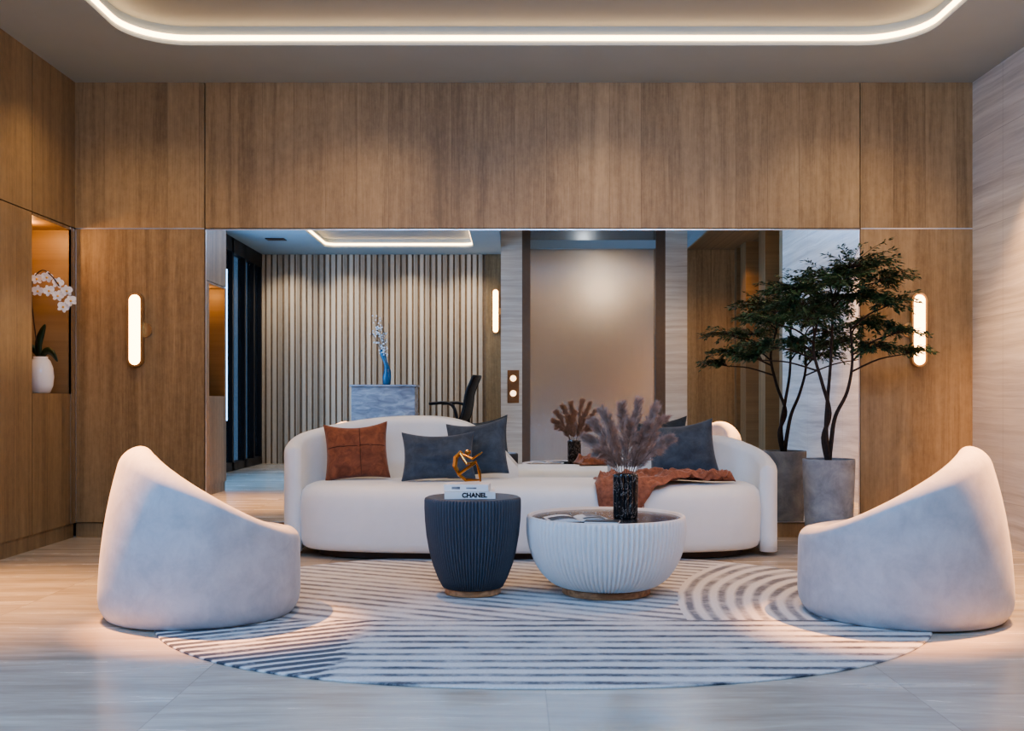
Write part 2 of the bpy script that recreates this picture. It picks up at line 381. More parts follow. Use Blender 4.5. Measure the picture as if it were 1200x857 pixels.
box(bm,-.06,.04,-2.34,2.34,0,.12); box(bm,-.06,.04,-2.34,2.34,3.0,ZC)
obj('window_frame',bm,'black_metal',w); obj('window_pane',boxes((-.02,-.01,-2.34,2.34,.1,3.05)),'glass',w)
struct('wall_left_return',boxes((-3.95,XL-D-.05,YE,YE+.12,0,ZC)),'wood_x')
vn=thing('ceiling_vent','small black ceiling slot above the slatted wall, seen in the mirror','vent',(-3.3,.25,ZC-.012)); obj('slot',boxes((-.13,.13,-.09,.09,0,.011)),'black_metal',vn,bevel=.003)

# ------------------------------------------------------------------ sconces
def capsule(r,h,k=14):
    pts=[]
    for i in range(k+1):
        a=PI*i/k; pts.append((r*math.cos(a),h/2-r+r*math.sin(a)))
    for i in range(k+1):
        a=PI+PI*i/k; pts.append((r*math.cos(a),-h/2+r+r*math.sin(a)))
    return pts
def sconce(loc,label,h=.52,flip=1,side=1):
    t=thing('wall_sconce',label,'wall lamp',loc,0,'capsule wall lamps')
    o_,i_=capsule(.054,h),capsule(.040,h-.028); f=-flip
    bm=bmesh.new(); rings(bm,[[(x,f*.005,z) for x,z in o_],[(x,f*.048,z) for x,z in o_],[(x,f*.048,z) for x,z in i_],[(x,f*.02,z) for x,z in i_]],True,True,False)
    obj('frame',bm,'brass',t)
    bm=bmesh.new(); rings(bm,[[(x,f*.018,z) for x,z in i_],[(x*.98,f*.044,z*.99) for x,z in i_],[(x*.8,f*.056,z*.96) for x,z in i_]]); obj('diffuser',bm,'led2',t,smooth=True)
    bm=lathe([(.052,0),(.052,.012)],28); bmesh.ops.rotate(bm,verts=bm.verts,cent=(0,0,0),matrix=Matrix.Rotation(PI/2*flip,3,'X')); bmesh.ops.translate(bm,verts=bm.verts,vec=(.055*side,0,0)); obj('wall_plate',bm,'brass',t)
sconce((X(157.5,7.15),YW-.001,Z(386.5,7.15)),'glowing capsule wall lamp on the wood panel left of the mirror')
sconce((X(1078,7.15),YW-.001,Z(386.5,7.15)),'glowing capsule wall lamp on the wood panel behind the tree',side=-1)
sconce((-.29,-1.239,2.33),'glowing capsule lamp beside the slatted wall, seen in the mirror',h=.68,flip=-1)

# ------------------------------------------------------------------ rug
bm=bmesh.new(); rc=(.12,4.87)
def rg(s,z): return [(rc[0]+sup(1.73*s,1.47*s,2.25,2*PI*i/160)[0],rc[1]+sup(1.73*s,1.47*s,2.25,2*PI*i/160)[1],z) for i in range(160)]
rings(bm,[rg(1,.001),rg(1,.005),rg(.997,.008)])
tag(obj('rug',bm,'rug'),'large rounded cream rug with dark stripes and arches under the tables','rug')
RZ=.0085
# ------------------------------------------------------------------ armchairs
def armchair(loc,sx,R0,label,rz=0):
    t=thing('armchair',label,'armchair',loc,rz,'sculptural armchairs')
    tab=[(-200,.37),(-150,.38),(-126,.42),(-102,.495),(-76,.605),(-48,.700),(-24,.745),(0,.760),(22,.732),(48,.645),(76,.51),(102,.41),(126,.375),(150,.37),(200,.37)]
    seg=120; PK=205
    def prof(a):
        dl=(math.degrees(a)-PK+180)%360-180
        h=smooth_interp(tab,-dl,14); bk=max(0,math.cos(math.radians(dl)))
        lean=.05+.19*bk; th=.115+.020*bk
        def ro(z):
            q=z/.74; r=R0*(1-lean*q**2.2)
            if z<.09: r-=R0*.085*(1-z/.09)**2.2
            return r
        pts=[(ro(z),z) for z in (0.002,.01,.025,.05,.09)]
        hz=h-th*.55
        for k in range(1,9):
            z=.09+(hz-.09)*k/8; pts.append((ro(z),z))
        rr=ro(hz)-th*.5
        for k in range(1,14):
            q=PI*k/14; z=hz+th*.55*math.sin(q); r=rr+th*.5*math.cos(q)-(ro(hz)-ro(z)); pts.append((r,z))
        zi=.24
        for k in range(1,6):
            z=hz+(zi-hz)*k/5; pts.append((min(rr-th*.5-.01*k/5,R0-.12),z))
        return pts
    P=[prof(2*PI*i/seg) for i in range(seg)]
    n=len(P[0]); rs=[[(sx*P[i][k][0]*math.cos(2*PI*i/seg),P[i][k][0]*math.sin(2*PI*i/seg)*.97,P[i][k][1]) for i in range(seg)] for k in range(n)]
    bm=bmesh.new(); rings(bm,rs); obj('shell',bm,'chair_velvet',t,smooth=True)
    rc_=R0-.12-.045
    bm=lathe([(rc_*.9,.23),(rc_,.26),(rc_+.005,.30),(rc_*.97,.33),(rc_*.85,.345),(rc_*.4,.352),(.01,.355)],64); obj('seat_cushion',bm,'chair_velvet',t,smooth=True)
    return t
a1=armchair((X(236,4.62),4.62,RZ),1,.439,'pale grey sculptural armchair on the left, high back to the left')
a2=armchair((X(1058,4.62),4.62,RZ),-1,.460,'pale grey sculptural armchair on the right, in front of the potted tree')

# ------------------------------------------------------------------ sofa
sf=thing('sofa','long curved cream sofa with rounded ends and a dark plinth','sofa',(.10,6.50,RZ)); SX,SY=.10,6.50
SA,SB,SN=1.445,.445,3.0
def sring(a,b,n,z,k=160): return [(sup(a,b,n,2*PI*i/k)[0],sup(a,b,n,2*PI*i/k)[1],z) for i in range(k)]
bm=bmesh.new(); rs=[]
for ins,z in ((.10,.038),(.04,.042),(.015,.058),(.0,.10),(-.004,.2),(-.006,.3),(0,.36),(.012,.395),(.035,.42),(.07,.436),(.13,.443),(.3,.447)): rs.append(sring(SA-ins,SB-ins,SN,z))
rings(bm,rs); obj('seat',bm,'cream',sf,smooth=True)
bm=bmesh.new(); rings(bm,[sring(SA-.11,SB-.09,SN,.0),sring(SA-.11,SB-.09,SN,.042)]); obj('plinth',bm,'dark_plinth',sf)
def shell(t0,t1,tab,tip,name):
    n=90; rs=[]; A,B=1.545,.56; T=.105
    for i in range(n+1):
        th=math.radians(t0+(t1-t0)*i/n)
        xo,yo=sup(A,B,2.7,th); xi,yi=sup(A-T,B-T,2.7,th)
        h=smooth_interp(tab,xo,.1)
        if yo<.25: h-=tip*((.25-yo)/.5)**1.5 if yo>-.25 else tip
        h=max(h,.2)
        e=min(1,min(i,n-i)/6); e=math.sqrt(max(0,1-(1-e)**2)); mid=((xo+xi)/2,(yo+yi)/2); e=max(e,.15)
        xo,yo=mid[0]+(xo-mid[0])*e,mid[1]+(yo-mid[1])*e; xi,yi=mid[0]+(xi-mid[0])*e,mid[1]+(yi-mid[1])*e
        r=T/2; sec=[(xo,yo,.02),(xo,yo,.1)]
        for k in range(1,5): sec.append((xo,yo,.1+(h-r-.1)*k/4))
        for k in range(1,8):
            q=PI*k/8; c=(1+math.cos(q))/2; sec.append((xi+(xo-xi)*c,yi+(yo-yi)*c,h-r+r*math.sin(q)))
        for k in range(0,5): sec.append((xi,yi,(h-r)+(.1-(h-r))*k/4))
        sec.append((xi,yi,.02)); rs.append(sec)
    bm=bmesh.new(); rings(bm,rs); obj(name,bm,'cream',sf,smooth=True)
shell(196,91,[(-1.56,.73),(-1.45,.775),(-1.2,.825),(-.95,.845),(-.65,.845),(-.42,.80),(-.25,.68),(-.1,.52),(0,.40)],.10,'backrest')
shell(-16,74,[(.36,.36),(.46,.50),(.60,.57),(.9,.66),(1.15,.725),(1.35,.725),(1.48,.68),(1.56,.62)],.12,'backrest')
def seat_front(x):
    u=abs((x-SX)/SA); return SY-SB*(max(0,1-u**SN))**(1/SN)

# ------------------------------------------------------------------ pillows
def pillow(loc,w,h,T,mat,label,rx=-18,ry=0,rz=0,seams=False):
    t=thing('throw_pillow',label,'pillow',loc,0,'throw pillows on the sofa')
    t.rotation_euler=(math.radians(rx),math.radians(ry),math.radians(rz))
    n=30; bm=bmesh.new()
    def P(u,v,s):
        x=w/2*u*(1-.09*(1-v*v)*abs(u)); z=h/2*v*(1-.10*(1-u*u)*abs(v))-(.018*(1-u*u) if v>0 else 0)*v
        cr=(.018*noise.noise(Vector((u*2.3+w*9,v*2.3,s)))-.016*max(0,1-abs(noise.noise(Vector((u*1.6+h*30,v*2.8+w*11,s*2))))*9))*(1-u*u)*(1-v*v)
        d=T/2*(max(0,(1-u*u)*(1-v*v)))**.42*(1.08-.16*v)+cr
        return (x,s*d,z)
    G={}
    for s in (-1,1):
        for i in range(n+1):
            for j in range(n+1):
                if s==1 and (i in(0,n) or j in (0,n)): G[s,i,j]=G[-1,i,j]; continue
                G[s,i,j]=bm.verts.new(P(math.sin(PI/2*(2*i/n-1)),math.sin(PI/2*(2*j/n-1)),s))
        for i in range(n):
            for j in range(n): bm.faces.new((G[s,i,j],G[s,i+1,j],G[s,i+1,j+1],G[s,i,j+1]))
    obj('cover',bm,mat,t,smooth=True)
    if seams:
        bm=bmesh.new()
        tube(bm,[Vector(P(.12,v/16,-1))+Vector((0,-.001,0)) for v in range(-16,17)],.0026,6); obj('seam',bm,'seam',t,smooth=True)
        bm=bmesh.new()
        tube(bm,[Vector(P(v/16,.08,-1))+Vector((0,-.001,0)) for v in range(-16,17)],.0026,6)
        obj('seam',bm,'seam',t,smooth=True)
    bm=bmesh.new(); k=20; e=[]
    for i in range(k): e.append(P(-1+2*i/k,-1,-1))
    for i in range(k): e.append(P(1,-1+2*i/k,-1))
    for i in range(k): e.append(P(1-2*i/k,1,-1))
    for i in range(k+1): e.append(P(-1,1-2*i/k,-1))
    tube(bm,e,.003,6); obj('piping',bm,mat,t,smooth=True)
pillow((X(418,6.62),6.62,.636),.41,.38,.16,'rust','rust velvet cushion with crossed seams at the sofa left end',rx=-20,ry=-3,rz=8,seams=True)
pillow((X(514,6.45),6.44,.614),.46,.32,.13,'slate','oblong slate blue cushion, front one of the left pair',rx=-22,ry=-1,rz=4)
pillow((X(559,6.68),6.69,.650),.41,.38,.13,'slate','square slate blue cushion leaning behind the oblong one',rx=-18,ry=-7,rz=-12)
pillow((X(799,6.66),6.66,.645),.44,.38,.16,'slate','slate blue cushion alone at the sofa right side above the throw',rx=-20,ry=-6,rz=-6)

# ------------------------------------------------------------------ throw blanket
bm=bmesh.new(); nu,nv=90,60; G=[]
def seatpt(x,s,lift):
    yf=seat_front(x); r=.055; y0=6.62; flat=y0-(yf+r)
    if s<flat: return (x,y0-s,.449+RZ+lift)
    s2=s-flat; arc=r*PI/2
    if s2<arc:
        a=s2/r; return (x,yf+r-(r+.004+lift)*math.sin(a),.392+RZ+(r+.002+lift)*math.cos(a))
    return (x,yf-.008-lift,.392+RZ-(s2-arc))
for i in range(nu+1):
    u=i/nu; row=[]
    x=.50+u*.86
    s0=.10+.06*math.sin(u*9)+.14*u
    s1=interp([(0,.72),(.26,.70),(.36,.55),(.5,.47),(.75,.42),(1,.33)],u)+.02*math.sin(u*17)
    for j in range(nv+1):
        v=j/nv; s_=s0+(s1-s0)*v
        fr_=1 if s_<.44 else max(.25,1-(s_-.44)*6)
        w1=noise.noise(Vector((u*5+1.5*math.sin(v*3),v*2.2,3))); w2=noise.noise(Vector((u*9,v*3+u*4,9)))
        lift=.010+fr_*(.040*math.exp(-(w1*7)**2)+.024*math.exp(-(w2*7)**2))
        e=min(1,min(i,nu-i)/3,min(j,10)/3); lift=.005+lift*e
        row.append(bm.verts.new(seatpt(x+.018*math.sin(v*7+u*4)*(1-u),s_,lift)))
    G.append(row)
for i in range(nu):
    for j in range(nv): bm.faces.new((G[i][j],G[i+1][j],G[i+1][j+1],G[i][j+1]))
edge=[tuple(G[i][nv].co) for i in range(0,nu+1)]
tb=thing('throw_blanket','rust knitted throw draped over the sofa seat and front edge','blanket')
o=obj('cloth',bm,'throw',tb,smooth=True); sd=o.modifiers.new('s','SOLIDIFY'); sd.thickness=.006; sd.offset=1
bm=bmesh.new()
for i in range(0,27):
    x,y,z=edge[i]
    for q in range(2):
        dx=random.uniform(-.004,.004); tube(bm,[(x+dx,y-.003,z+.005),(x+dx*1.5,y-.006,z-.02),(x+dx*2.5,y-.005,z-.045)],.0016,5)
obj('fringe',bm,'throw',tb)

# ------------------------------------------------------------------ tables
st=thing('side_table','tall slate blue ribbed drum side table with a wooden foot','side table',(X(554,5.07),5.07,RZ))
H=.475
bm=lathe([(.13,.030),(.150,.036),(.172,.078),(.196,.14),(.215,.21),(.229,.29),(.236,.36),(.239,.42),(.239,H-.012),(.236,H-.003),(.230,H)],1056,88,.010,flat=(10,)); obj('body',bm,'side_tab',st,smooth=True)
obj('top',lathe([(.228,H-.004),(.2285,H+.001),(.225,H+.003)],96),'side_tab',st)
obj('foot',lathe([(.126,0),(.138,.004),(.138,.031),(.12,.034)],64),'walnut',st)
ct=thing('coffee_table','round white ribbed bowl coffee table with a glossy dark top','coffee table',(X(710,5.08),5.08,RZ))
H2=.384
bp=[(.20,.034),(.235,.040),(.262,.051),(.285,.066),(.306,.085),(.325,.107),(.343,.134),(.358,.162),(.370,.19),(.380,.22),(.387,.25),(.392,.28),(.395,.305),(.396,.33),(.394,.365),(.389,H2),(.380,H2+.004),(.372,H2),(.370,H2-.014)]
bm=lathe(bp,1440,96,.015,flat=(15,16,17,18)); obj('body',bm,'white_rib',ct,smooth=True)
obj('top',lathe([(.369,H2-.02),(.369,H2-.010)],96),'tint',ct)
obj('foot',lathe([(.20,0),(.218,.004),(.218,.033),(.19,.037)],64),'walnut',ct)
CTZ=RZ+H2-.010; STZ=RZ+H+.003

def book(loc,w,d,h,rz,label,cover='paper'):
    t=thing('book',label,'book',loc,rz,'books on the side table')
    obj('pages',boxes((-w/2+.004,w/2-.004,-d/2+.004,d/2-.004,.003,h-.003)),'paper',t)
    bm=bmesh.new(); pr=[(-d/2,0),(d/2,0),(d/2,.0028),(-d/2+.004,.0028),(-d/2+.004,h-.0028),(d/2,h-.0028),(d/2,h),(-d/2,h)]
    rings(bm,[[(-w/2,y,z) for y,z in pr],[(w/2,y,z) for y,z in pr]]); obj('cover',bm,cover,t)
    return t
bx,by=X(550,4.98),5.02
b1=book((bx,by,STZ+.001),.245,.18,.034,math.radians(3),'white hardback book with black spine lettering, lower of two')
me=text_mesh('CHANEL',.031,'spine_lettering'); me.materials.append(M['ink'])
o=bpy.data.objects.new('spine_lettering',me); C.objects.link(o); o.parent=b1; o.location=(.022,-.0908,.017); o.rotation_euler=(PI/2,0,0); o['label']='black capital letters'
b2=book((bx-.008,by+.005,STZ+.0365),.215,.165,.032,math.radians(-4),'white hardback book under the gold sculpture, upper of two')
obj('spine_line',boxes((-.07,-.03,-.0835,-.0824,.010,.022)),'grey_ink',b2); obj('spine_line',boxes((.0,.05,-.0835,-.0824,.012,.019)),'grey_ink',b2)
sc=thing('sculpture','small gold abstract bent figure sculpture on the books','sculpture',(bx-.005,by,STZ+.070))
K=1/238.
def q(px,py,dy=0): return ((px-549)*K,dy,(569-py)*K)
def limb(pts,r0,r1,n_=1):
    bm=bmesh.new(); P=spline(pts,n_); n=len(P); tube(bm,P,[ (r0+(r1-r0)*i/(n-1))*(1-.30*abs(2*i/(n-1)-1)**6) for i in range(n)],6); return bm
obj('torso',limb([q(538,559,0),q(533,549,0),q(534,539,0),q(541,532,0)],.013,.014),'gold',sc)
bm=bmesh.new(); bmesh.ops.create_icosphere(bm,subdivisions=2,radius=.014,matrix=Matrix.Translation(q(548,533,-.006))@Matrix.Diagonal((1.15,.9,1.0,1))); obj('head',bm,'gold',sc)
obj('arm',limb([q(539,534,-.018),q(547,546,-.028),q(559,543,-.028)],.009,.006),'gold',sc)
obj('arm',limb([q(540,535,.018),q(553,541,.03),q(565,533,.02)],.009,.006),'gold',sc)
obj('leg',limb([q(538,558,-.01),q(558,544,-.03),q(562,556,-.03),q(563,566.5,-.03)],.012,.007),'gold',sc)
obj('leg',limb([q(537,559,.01),q(545,565.5,.02),q(561,565.8,.025)],.012,.007),'gold',sc)
# magazine
mg=thing('magazine','open black and white magazine lying on the coffee table','magazine',(X(676,4.95),4.97,CTZ+.001),math.radians(8))
def page(s,k=12):
    bm=bmesh.new(); rs=[]
    for i in range(k+1):
        u=i/k; x=s*(.002+.145*u); z=.004+.016*math.sin(PI*min(1,u*1.0))**.8*(1-u*.6)
        rs.append([(x,-.10,.002),(x,-.10,z),(x,.10,z),(x,.10,.002)])
    rings(bm,rs); return bm
obj('page',page(-1),'paper',mg); obj('page',page(1),'paper',mg)
obj('cover',boxes((-.152,.152,-.103,.103,0,.002)),'book_black',mg)
def patch(s,u0,u1,y0,y1):
    bm=bmesh.new(); r=[]
    for i in range(7):
        u=u0+(u1-u0)*i/6; x=s*(.002+.145*u); z=.0055+.016*math.sin(PI*min(1,u))**.8*(1-u*.6)
        r.append([(x,y0,z),(x,y1,z)])
    rings(bm,r,False,False,False); return bm
obj('photo_print',patch(-1,.08,.95,-.09,.03),'ink',mg); obj('photo_print',patch(1,.3,.92,-.02,.09),'grey_ink',mg); obj('photo_print',patch(1,.12,.85,-.09,-.04),'ink',mg)
nb=thing('notebook','closed black booklet lying in front of the fluted vase','notebook',(X(706,4.83),4.84,CTZ+.001),math.radians(-12))
obj('cover',boxes((-.08,.08,-.05,.05,0,.012)),'book_black',nb,bevel=.002); obj('pages',boxes((-.078,.0805,-.0505,.048,.003,.009)),'paper',nb)
vx,vy=X(733,5.04),5.04
vs=thing('vase','black veined marble fluted vase on the coffee table','vase',(vx,vy,CTZ+.001))
obj('body',lathe([(.055,0),(.060,.006),(.061,.1),(.062,.205),(.060,.214),(.050,.216),(.048,.2),(.048,.02)],168,14,.008),'black_marble',vs,smooth=False)
def plume(base,mid,tip,wd,label,grp,nst=1000,cat='dried grass'):
    b_,m_,t_=Vector(base),Vector(mid),Vector(tip)
    P=spline([b_,m_,m_.lerp(t_,.6)+Vector((0,0,.018)),t_],10); n=len(P); bm=bmesh.new()
    tube(bm,P,[.0020*(1-.6*i/n) for i in range(n)],5)
    t=thing('pampas_plume',label,cat,(0,0,0),0,grp); obj('stem',bm,'pampas_stem',t)
    bm=bmesh.new()
    nsp=70
    for sp in range(nsp):
        f=(sp+random.random())/nsp; s=.30+.69*f; i=s*(n-1); a=int(i); p=P[a].lerp(P[min(a+1,n-1)],i-a)
        tn=(P[min(a+1,n-1)]-P[max(a-1,0)]).normalized()
        rnd=Vector((random.gauss(0,1),random.gauss(0,1),random.gauss(0,1))); rnd=(rnd-tn*rnd.dot(tn)).normalized()
        L=wd*random.uniform(.5,1.1)*(.4+.6*min(1,f*3))*(1-.62*f)
        d=(tn*random.uniform(1.1,1.7)+rnd*.62).normalized()
        Q=[p+d*L*t_*1.0+Vector((0,0,-.22*L*t_*t_)) for t_ in (0,.25,.5,.75,1)]
        for k in range(nst//nsp):
            w=random.random()**.8*3.999; b=int(w); c=Q[b].lerp(Q[b+1],w-b)
            h=(d*1.1+Vector((random.gauss(0,.42),random.gauss(0,.42),random.gauss(-.12,.35)))).normalized(); l=random.uniform(.016,.036)
            sd=h.cross(Vector((random.gauss(0,1),random.gauss(0,1),random.gauss(0,1)))).normalized()*.0007
            v=[bm.verts.new(c-sd),bm.verts.new(c+sd),bm.verts.new(c+h*l)]; bm.faces.new(v)
    obj('plume',bm,'pampas',t,recalc=False)
zb=CTZ+.06; zt=CTZ+.215
for tx,tz,ty in ((690,514,.04),(696,496,-.04),(709,483,.05),(727,477,-.05),(749,472,.03),(766,478,-.03),(779,492,.05),(781,514,-.05),(699,528,-.09),(771,528,.08),(735,496,-.10),(720,506,.1),(756,500,-.06)):
    d=5.04; tip=(X(tx,d),vy+ty*1.3,Z(tz,d)); fx=(tip[0]-vx)
    base=(vx-fx*.12,vy-ty*.1,zb); mid=(vx+fx*.34,vy+ty*.4,zt+.045)
    plume(base,mid,tip,.095,'mauve dried pampas plume fanning out of the fluted vase','pampas plumes in the vase',nst=4600)

# ------------------------------------------------------------------ potted tree
px_,py_=2.04,6.65
tr=thing('potted_tree','dark green layered tree in a tall grey concrete planter','potted tree',(px_,py_,0))
obj('pot',lathe([(.135,0),(.14,.01),(.153,.2),(.161,.42),(.166,.575),(.164,.583),(.150,.583),(.148,.54)],64),'concrete',tr,smooth=False,)
obj('soil',lathe([(.147,.53),(.147,.545),(.10,.552),(.03,.556)],40),'soil',tr,smooth=True)
cl=[(1010,300,42),(968,316,40),(1042,322,30),(930,338,34),(1000,342,46),(1052,350,24),(950,368,36),(1012,376,40),(900,372,28),(1062,384,22),(980,398,30),(925,398,26),(1078,408,20),(1030,404,26),(880,402,20),(985,325,36),(1025,345,30),(940,352,26),(870,418,14),(1000,312,36),(915,355,20)]
rt=random.Random(3); CL=[]
for i,(a,b,r) in enumerate(cl):
    dy=rt.uniform(-.36,.34)*(1 if i%2 else .7); d=py_+dy; CL.append((Vector((X(a,d)-px_,dy,Z(b,d))),r/180.))
bm=bmesh.new(); bl=bmesh.new()
forks=[spline([(0,0,.54),(-.035,.0,.72),(.01,.01,.88),(-.05,-.02,1.08),(-.10,.0,1.30),(-.06,.02,1.5)],6),
       spline([(0,0,.54),(.02,.01,.70),(.05,.02,.86),(.12,.0,1.02),(.16,.02,1.22),(.14,.0,1.45)],6),
       spline([(0,0,.54),(-.02,-.01,.75),(-.0,.03,.95),(.03,.06,1.2),(.04,.04,1.6)],6)]
for k,fk in enumerate(forks): tube(bm,fk,[.017*(1-.6*i/len(fk)) for i in range(len(fk))],8)
def leafat(p,d,L):
    if p.y+py_>YW-.03: return
    s=d.cross(Vector((rt.uniform(-.6,.6),rt.uniform(-.6,.6),1))).normalized(); w_=L*.18
    v=[bl.verts.new(x) for x in (p-d*L*.5,p+s*w_-d*L*.08,p+d*L*.5,p-s*w_-d*L*.08)]; bl.faces.new(v)
for c,r in CL:
    best=None
    for fk in forks:
        for p in fk[8:]:
            if p.z<c.z-.08 or p is fk[8]:
                dd=(c-p).length+abs((c.z-p.z)-.45*abs((c-p).length))*.6
                if best is None or dd<best[0]: best=(dd,p)
    p=best[1]; m1=p.lerp(c,.4)+Vector((0,0,.02)); m2=p.lerp(c,.75)+Vector((rt.uniform(-.03,.03),rt.uniform(-.03,.03),.0))
    tube(bm,spline([p,m1,m2,c],4),[.007-.005*i/12 for i in range(13)],6)
    nt=int(19*(r/.2)**1.3)+9
    for q_ in range(nt):
        a=rt.uniform(0,2*PI); rad=r*(.35+.85*math.sqrt(rt.random()))
        e=c+Vector((math.cos(a)*rad,math.sin(a)*rad*.85,rt.gauss(0,.17)*r-.13*rad)); md=m2.lerp(e,.5)+Vector((0,0,.02))
        if e.y+py_>YW-.05: e.y=YW-.05-py_
        tw=spline([m2,md,e],6); tube(bm,tw,[.0022-.0014*i/12 for i in range(13)],4)
        for k in range(38):
            s_=.30+.72*rt.random(); ii=min(s_,1)*12; b0=tw[int(ii)]; b1_=tw[min(int(ii)+1,12)]; pp=b0.lerp(b1_,ii-int(ii))
            tn=(tw[min(int(ii)+1,12)]-tw[max(int(ii)-1,0)]).normalized()
            sd=Vector((-tn.y,tn.x,0)).normalized()*rt.choice((-1,1))
            d=(tn*.7+sd*rt.uniform(.3,1.1)+Vector((0,0,rt.uniform(-.6,.2)))).normalized(); L=rt.uniform(.022,.042)
            leafat(pp+d*(L*.5+rt.uniform(0,.02))+Vector((0,0,rt.gauss(0,.006))),d,L)
obj('trunk',bm,'bark',tr,smooth=True)
obj('foliage',bl,'leaf',tr,recalc=False)

# ------------------------------------------------------------------ orchid in niche
oy=6.86; ox=-3.175
oc=thing('potted_orchid','white orchid in a round white vase in the wall niche','orchid',(ox,oy,NZ[0]+.001))
obj('vase',lathe([(.045,0),(.06,.004),(.078,.05),(.084,.11),(.078,.17),(.062,.215),(.045,.235),(.047,.245),(.04,.245),(.036,.2)],48),'porcelain',oc,smooth=True)
stem=spline([(0,0,.2),(-.03,-.01,.40),(-.055,-.01,.62),(-.04,-.02,.76),(.03,-.04,.82),(.10,-.06,.78),(.16,-.08,.71)],6)
bm=bmesh.new(); tube(bm,stem,.004,6); obj('stem',bm,'bark',oc,smooth=True)
def leafb(pts,w):
    P=spline(pts,6); n=len(P); bm=bmesh.new(); rs=[]
    for i,p in enumerate(P):
        t=(P[min(i+1,n-1)]-P[max(i-1,0)]).normalized(); sd=t.cross(Vector((0.2,1,.1))).normalized(); ww=w*math.sin(PI*(.12+.86*i/(n-1)))**.7
        up=sd.cross(t)*.003
        rs.append([p-sd*ww,p+up*2,p+sd*ww,p-up])
    rings(bm,rs); return bm
obj('leaf',leafb([(0,0,.23),(-.01,-.01,.32),(.01,-.01,.40),(.04,-.02,.46)],.028),'orchid_leaf',oc,smooth=True)
obj('leaf',leafb([(0,0,.23),(.05,-.03,.28),(.10,-.05,.27),(.14,-.06,.21)],.024),'orchid_leaf',oc,smooth=True)
obj('leaf',leafb([(0,0,.23),(-.05,.0,.30),(-.10,-.02,.32),(-.14,-.02,.28)],.024),'orchid_leaf',oc,smooth=True)
def flower_mesh():
    bm=bmesh.new()
    for k in range(5):
        a=2*PI*k/5+PI/2; wd=.021 if k in (1,4) else .012; L=.039; c=[bm.verts.new((0,-.002,0))]; ring=[]
        for i in range(9):
            q_=PI*i/8; l=L*(1-math.cos(q_))/2; w_=wd*math.sin(q_)
            ring.append((l,w_))
        up=[bm.verts.new((l*math.cos(a)-w_*math.sin(a),-.004*math.sin(PI*l/L)-.001*k,l*math.sin(a)+w_*math.cos(a))) for l,w_ in ring[1:-1]]
        dn=[bm.verts.new((l*math.cos(a)+w_*math.sin(a),-.004*math.sin(PI*l/L)-.001*k,l*math.sin(a)-w_*math.cos(a))) for l,w_ in ring[1:-1]]
        tp=bm.verts.new((L*math.cos(a),-.001*k,L*math.sin(a))); bm.faces.new(c+dn+[tp]+up[::-1])
    nf=len(bm.faces)
    bmesh.ops.create_uvsphere(bm,u_segments=8,v_segments=6,radius=.008,matrix=Matrix.Translation((0,-.008,-.002)))
    bm.faces.ensure_lookup_table()
    for f in bm.faces[nf:]: f.material_index=1
    return me_from(bm,'flower',['petal','yellow'],False,False)
fm=flower_mesh()
for k,(fx,fz,fy) in enumerate(((43,327,-.02),(55,325,-.05),(68,332,-.06),(78,341,-.08),(44,341,-.04),(57,341,-.08),(68,347,-.09),(83,353,-.10),(74,360,-.11))):
    o=bpy.data.objects.new('flower',fm); C.objects.link(o); o.parent=oc; d=oy+fy; o.location=(X(fx,d)-ox,fy,Z(fz,d)-NZ[0]); o.rotation_euler=(random.uniform(-.3,.3),random.uniform(-.5,.5),random.uniform(0,.8))
# ------------------------------------------------------------------ reception furniture (seen in the mirror)
dk=thing('reception_desk','veined marble reception desk before the slatted wall, seen in the mirror','desk',(-1.75,.3,0))
obj('body',boxes((-.46,.40,-.25,.25,0,1.15)),'desk_marble',dk,bevel=.006); obj('top',boxes((-.48,.42,-.27,.27,1.151,1.18)),'desk_marble',dk,bevel=.004)
gv=thing('glass_vase','tall blue glass vase with blossom twigs on the desk','vase',(-1.76,.3,1.181))
bm=bmesh.new(); rs=[]
for r_,z_,o_ in ((.04,0,0),(.055,.02,0),(.06,.10,.0),(.05,.18,.01),(.034,.26,.0),(.03,.32,-.02),(.04,.39,-.045),(.03,.45,-.065),(.012,.49,-.08)):
    rs.append([(o_+r_*math.cos(2*PI*i/24),r_*.8*math.sin(2*PI*i/24),z_) for i in range(24)])
rings(bm,rs); obj('body',bm,'blue_glass',gv,smooth=True)
bm=bmesh.new(); bf=bmesh.new()
for k in range(6):
    e=Vector((-.20+.034*k,random.uniform(-.08,.08),.72+.22*math.sin(k*1.3)**2)); P=spline([(-.02,0,.30),(e.x*.5,0,.52),e],5); tube(bm,P,.004,5)
    for p in P[3:]:
        for j in range(2): bmesh.ops.create_icosphere(bf,subdivisions=1,radius=.013,matrix=Matrix.Translation(p+Vector((random.uniform(-.03,.03),random.uniform(-.03,.03),random.uniform(-.03,.03)))))
obj('twig',bm,'pampas_stem',gv); obj('blossom',bf,'petal',gv)
oc2=thing('office_chair','black mesh office chair beside the desk, seen in the mirror','office chair',(-.92,-.25,0))
P=spline([(.10,0,.62),(.22,0,.72),(.27,0,.90),(.30,0,1.08),(.40,0,1.31)],6)
bm=bmesh.new(); hoop=[]
for i,p in enumerate(P): hoop.append((p.x,-(.23-.06*(i/len(P))),p.z))
for i,p in reversed(list(enumerate(P))): hoop.append((p.x,(.23-.06*(i/len(P))),p.z))
tube(bm,hoop,.018,8); obj('back_frame',bm,'black_metal',oc2,smooth=True)
bm=bmesh.new(); rs=[]
for i,p in enumerate(P):
    ww=.225-.06*(i/len(P)); rs.append([(p.x+.03*(1-(t_/4)**2),ww*t_/4,p.z) for t_ in range(-4,5)]+[(p.x+.03*(1-(t_/4)**2)+.008,ww*t_/4,p.z) for t_ in range(4,-5,-1)])
